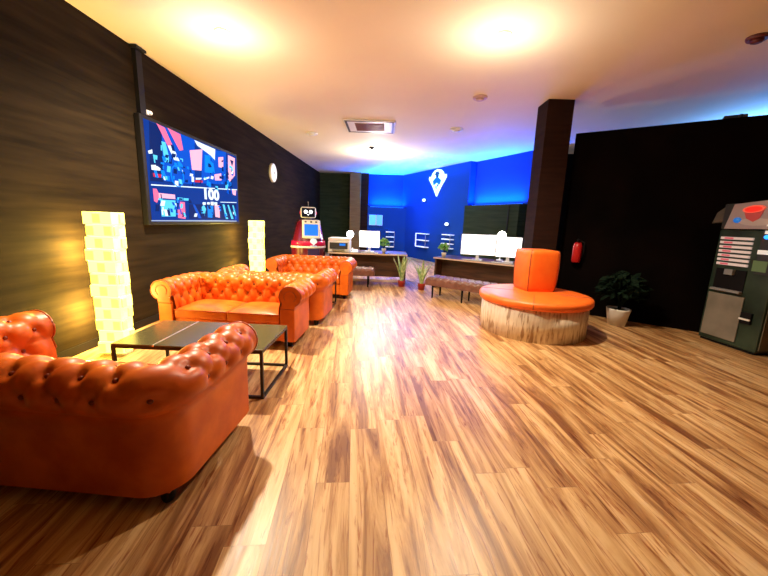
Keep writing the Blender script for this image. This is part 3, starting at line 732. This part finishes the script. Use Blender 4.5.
bm=BM(); box(bm,-.20,.20,-.04,.06,-.20,.22,M=CM,bev=.03); ch=obj('chest_panel',bm,M['white'],t)
bm=BM(); box(bm,-.15,.15,-.046,-.038,-.15,.11,M=CM,bev=.003); obj('tablet',bm,M['screenblue'],ch)
for x in(-.12,.0,.11):
    bm=BM(); box(bm,x-.02,x+.02,-.045,-.038,.15,.18,M=CM); obj('sensor_window',bm,M['black'],ch)
bm=BM(); box(bm,-.02,.24,-.385,-.33,.40,.78,bev=.01); obj('front_plate',bm,M['robotblue'],t)
bm=BM(); prism(bm,[(.11,.86),(.19,.93),(.17,.99),(.11,1.01),(.05,.99),(.03,.93)],'y',-.41,-.34); box(bm,.04,.18,-.40,-.36,.835,.85); obj('chest_emblem',bm,mat('pale emblem',(.6,.8,1),.4,emit=(.4,.65,1),es=.25),t)
bm=BM(); lathe(bm,[(.09,1.41),(.08,1.47)],20,(0,0,0)); obj('neck',bm,M['grey'],t)
bm=BM(); box(bm,-.17,.17,-.16,.12,1.45,1.70,bev=.05,seg=4); hd=obj('head',bm,M['white'],t)
bm=BM(); box(bm,-.145,.145,-.168,-.155,1.475,1.675,bev=.005); fc=obj('face_screen',bm,M['face'],hd)
for s in(-1,1):
    bm=BM(); sphere(bm,(s*.055,-.168,1.59),.038,16,10,s=(1,.25,1)); obj('eye',bm,M['eye'],fc)
    bm=BM(); sphere(bm,(s*.175,-.02,1.57),.045,14,10,s=(.4,1,1)); obj('ear',bm,M['magenta'],hd)
bm=BM(); tube(bm,[(-.02,-.17,1.53),(0,-.172,1.522),(.02,-.17,1.53)],.005,6); obj('mouth',bm,M['eye'],fc)
bm=BM(); tube(bm,[(0,0,1.69),(0,0,1.80)],.006,6); sphere(bm,(0,0,1.81),.014,10,6); obj('antenna',bm,M['grey'],hd)
# ---------------------------------------------------------------- emblem, spots, shelves, posters
KY=-.225
def wobj(name,bm,m,parent=None,**k):
    return obj(name,bm,m,parent,**k)
t=thing('wall_emblem','glowing white shield shaped emblem with blue figure high on the blue wall','sign',WM@Vector((2.72,KY,2.85)),ang)
KS=.86
kite=[(0,-.54),(.28,-.16),(.62,.20),(.60,.31),(.45,.29),(.38,.42),(.22,.52),(.0,.56),(-.22,.52),(-.38,.42),(-.45,.29),(-.60,.31),(-.62,.20),(-.28,-.16)]
t.scale=(KS*1.02,1,KS)
bm=BM(); prism(bm,kite,'y',-.04,0); obj('shield_plate',bm,mat('lit pale emblem',(.8,.9,1),.4,emit=(.55,.85,1),es=1.15),t)
ed=mat('dark blue emblem',(0,.05,.3),.4,emit=(.0,.12,.6),es=.6); ek=mat('black emblem',(.01,.01,.02),.5)
bm=BM(); sphere(bm,(0,-.042,.30),.11,16,8,s=(1,.15,1)); prism(bm,[(-.22,.34),(.22,.34),(.13,.38),(.10,.46),(-.10,.46),(-.13,.38)],'y',-.06,-.04); obj('hat_mark',bm,ek,t)
bm=BM(); prism(bm,[(.06,-.16),(.14,-.10),(.10,-.02),(.02,-.08)],'y',-.05,-.04); obj('dark_mark',bm,ek,t)
bm=BM(); prism(bm,[(-.30,.10),(-.1,.22),(.1,.22),(.30,.10),(.22,-.08),(.0,.02),(-.22,-.08)],'y',-.055,-.04); prism(bm,[(-.07,-.08),(.0,-.14),(-.0,-.28),(-.08,-.18)],'y',-.05,-.04); obj('figure_mark',bm,ed,t)
def wall_spot(label,u,z):
    t=thing('wall_spotlight',label,'wall light',WM@Vector((u,KY,z)),ang,'small white spots on the blue wall'); bm=BM(); box(bm,-.03,.03,-.06,0,-.03,.03); obj('bracket',bm,M['dgrey'],t)
    bm=BM(); sphere(bm,(0,-.09,0),.07,14,10,s=(1.5,.6,.8)); obj('lamp_head',bm,mat('lit white head',(.9,.95,1),.4,emit=(.7,.9,1),es=1.15),t)
wall_spot('small white light on the blue wall below left of the emblem',1.98,2.28)
wall_spot('small white light on the blue wall below right of the emblem, lower of the two',3.55,1.42)
def shelf(label,mat4,w,h,n,left=True):
    t=thing('wall_shelf',label,'shelf'); t.matrix_world=mat4; t['group']='white wall shelf frames'
    for k in range(n):
        z=h*k/(n-1); bm=BM(); box(bm,0,w,-.18,-.0,z-.015,z+.015); obj('board',bm,M['whitemetal'],t)
    if left:
        bm=BM(); box(bm,-.02,.02,-.18,-.15,0,h); obj('upright',bm,M['whitemetal'],t)
    bm=BM(); box(bm,w-.01,w+.01,-.18,-.165,0,h); obj('upright',bm,M['grey'],t)
shelf('white three tier wall shelf below left of the emblem, with a bright left upright',WM@Matrix.Translation((1.65,KY,.52)),.72,.50,3)
shelf('white four tier wall shelf behind the small plant on the middle desk',WM@Matrix.Translation((3.42,KY,.60)),.50,.46,4,False)
shelf('white four tier wall shelf behind the small plant on the left desk',Matrix.Translation((-.24,15.08,.38)),.36,.62,4,False)
pb=mat('lit pale blue poster',(.1,.4,.8),.4,emit=(.05,.33,.9),es=1.0); pb2=mat('lit blue poster',(.1,.3,.8),.4,emit=(.04,.27,.85),es=1.0)
for (x0,x1,m,l) in((-.96,-.70,pb,'paler blue lit poster on the wall above the left monitor, left of the pair'),(-.66,-.42,pb2,'deeper blue lit poster on the wall above the left monitor, right of the pair')):
    bm=BM(); t=thing('wall_poster',l,'poster',((x0+x1)/2,15.09,1.27),0,'blue lit posters'); w=(x1-x0)/2
    box(bm,-w,w,-.02,0,0,.42); obj('sheet',bm,m,t)
    bm=BM(); box(bm,-w-.012,-w,-.025,0,0,.42); box(bm,w,w+.012,-.025,0,0,.42); box(bm,-w-.012,w+.012,-.025,0,-.012,0); obj('frame',bm,M['white'],t)
# ---------------------------------------------------------------- fire extinguisher
t=thing('fire_extinguisher','red fire extinguisher on the black partition beside the dark column','fire extinguisher',PM@Vector((.14,-.09,.88)),math.atan2(pd.y,pd.x))
bm=BM(); lathe(bm,[(.055,0),(.07,.02),(.07,.27),(.055,.32),(.025,.34)],20); obj('cylinder',bm,M['exred'],t,smooth=False)
bm=BM(); lathe(bm,[(.02,.34),(.02,.37)],12); box(bm,-.015,.015,-.08,.03,.375,.39); box(bm,-.015,.015,-.07,.03,.355,.363); obj('valve_handle',bm,M['black'],t)
bm=BM(); tube(bm,[(.02,0,.36),(.09,0,.34),(.095,0,.2),(.08,0,.08)],.009,8); obj('hose',bm,M['black'],t)
bm=BM(); box(bm,-.05,.05,.068,.088,.1,.2); obj('wall_bracket',bm,M['exred'],t)
# ---------------------------------------------------------------- coffee vending machine
VA=Vector((4.37,4.81,0)); vd=Vector((.09,-.70,0)).normalized(); VR=math.atan2(vd.y,vd.x)
t=thing('vending_machine','tall black and green coffee vending machine with a red cup picture','vending machine',VA,VR)
g1=noisy(mat('dark green shell',(.015,.03,.02),.35),(.010,.022,.014),(.03,.055,.035),(3,3,3),3)
bm=BM(); box(bm,0,.705,0,.52,.03,1.50,bev=.015); obj('body',bm,g1,t)
bm=BM(); box(bm,.02,.685,.02,.5,0,.03); obj('plinth',bm,M['black'],t)
bm=BM(); box(bm,-.0,.705,.0,.5,1.505,1.83,bev=.012); hd=obj('header_box',bm,M['dgrey'],t)
bm=BM(); prism(bm,[(.0,1.60),(-.14,1.58),(-.10,1.72),(.03,1.82),(.06,1.82)],'y',.02,.1); obj('side_wing',bm,mat('olive grey plastic',(.09,.08,.06),.5),hd)
gp=mat('greyish picture panel',(.42,.36,.38),.35)
bm=BM(); prism(bm,[(.06,1.51),(.63,1.52),(.67,1.87),(.13,1.82)],'y',-.02,.02); pic=obj('picture_panel',bm,gp,hd)
def ell(cx,cz,a,b,n=28,rot=0): return [(cx+a*math.cos(q)*math.cos(rot)-b*math.sin(q)*math.sin(rot),cz+a*math.cos(q)*math.sin(rot)+b*math.sin(q)*math.cos(rot)) for q in [2*PI*k/n for k in range(n)]]
bm=BM(); prism(bm,ell(.40,1.60,.18,.045),'y',-.024,-.015,0); prism(bm,[(.25,1.75),(.48,1.77),(.44,1.64),(.38,1.60),(.30,1.64)],'y',-.028,-.015,1); prism(bm,ell(.365,1.755,.12,.045,rot=.1),'y',-.034,-.015,2); prism(bm,ell(.365,1.752,.092,.032,rot=.1),'y',-.038,-.015,3)
obj('cup_picture',bm,[mat('pale saucer picture',(.55,.5,.5),.4),mat('dusky cup picture',(.45,.08,.07),.4,emit=(.4,.03,.03),es=.25),mat('salmon rim picture',(.8,.15,.1),.4,emit=(.9,.12,.06),es=.35),mat('red drink picture',(.7,.02,.01),.4,emit=(.8,.02,.01),es=.6)],pic)
bm=BM(); sphere(bm,(.20,-.02,1.62),.04,14,10,s=(1.2,.6,.9)); obj('blue_ball',bm,mat('blue ball picture',(.02,.15,.5),.15,emit=(.02,.2,.7),es=.4),pic)
lb=mat('cream selection label',(.5,.42,.38),.4,emit=(.8,.6,.52),es=.32); lr=mat('rose selection label',(.5,.1,.12),.4,emit=(.8,.1,.16),es=.3)
for k in range(7):
    z=1.395-k*.055; bm=BM(); x0=.045+.002*k
    box(bm,x0,.42,-.018,.0,z-.018,z+.014,0); box(bm,x0+.05,.20,-.022,-.0,z-.012,z+.008,1); obj('selection_row',bm,[lb,lr],t)
bm=BM(); box(bm,.07,.43,-.012,0,.72,1.0); rc_=obj('dispensing_recess',bm,M['black'],t)
bm=BM(); box(bm,.07,.43,-.06,0,.71,.74,bev=.005); obj('tray_grille',bm,M['grey'],rc_)
bm=BM(); box(bm,.20,.30,-.05,-.01,.93,1.0); obj('spout',bm,M['grey'],rc_)
bm=BM(); box(bm,.035,.47,-.016,0,.09,.67,bev=.006); obj('lower_door',bm,noisy(mat('taupe door panel',(.2,.18,.15),.45),(.17,.15,.12),(.25,.22,.18),(3,3,3)),t)
bm=BM(); box(bm,.50,.66,-.012,0,.98,1.5,bev=.004); cp=obj('coin_panel',bm,M['dgrey'],t)
bm=BM(); sphere(bm,(.555,-.012,1.425),.025,14,8,s=(1.3,.4,1)); obj('blue_indicator',bm,mat('lit blue lamp',(0,.2,.9),.3,emit=(.02,.2,1),es=2.5),cp)
for (a,b,c_,d_) in((.50,.62,1.22,1.27),(.53,.62,1.46,1.50),(.53,.62,1.55,1.585)):
    bm=BM(); box(bm,a,b,-.022,-.01,c_,d_); obj('white_label',bm,mat('white printed label',(.7,.7,.66),.4,emit=(.8,.8,.75),es=.35) if 'white printed label' not in bpy.data.materials else bpy.data.materials['white printed label'],cp)
bm=BM(); box(bm,.475,.625,-.016,0,1.01,1.14); obj('green_label',bm,mat('green printed label',(.12,.22,.10),.5,),t)
bm=BM(); box(bm,.48,.60,-.03,0,.36,.50,bev=.005); cr=obj('coin_return',bm,M['black'],t)
bm=BM(); box(bm,.48,.60,-.045,-.03,.405,.425); obj('flap',bm,M['white'],cr)
bm=BM(); box(bm,.703,.715,.03,.48,.06,1.02,bev=.004); obj('side_panel',bm,noisy(mat('olive side panel',(.12,.10,.06),.45),(.09,.08,.05),(.16,.13,.08),(3,3,3)),t)
# ---------------------------------------------------------------- lights and view
area('blue_hall_light',(6.6,6.6,2.6),(PI,0,0),1.2,1.2,LBR,(.1,.35,1))
w=bpy.data.worlds.new('world'); SC.world=w; w.use_nodes=True; bg=w.node_tree.nodes['Background']; bg.inputs[0].default_value=(1,.8,.6,1); bg.inputs[1].default_value=.02
vs=SC.view_settings; vs.view_transform='Standard'; vs.look='None'; vs.exposure=EXPO; vs.gamma=1
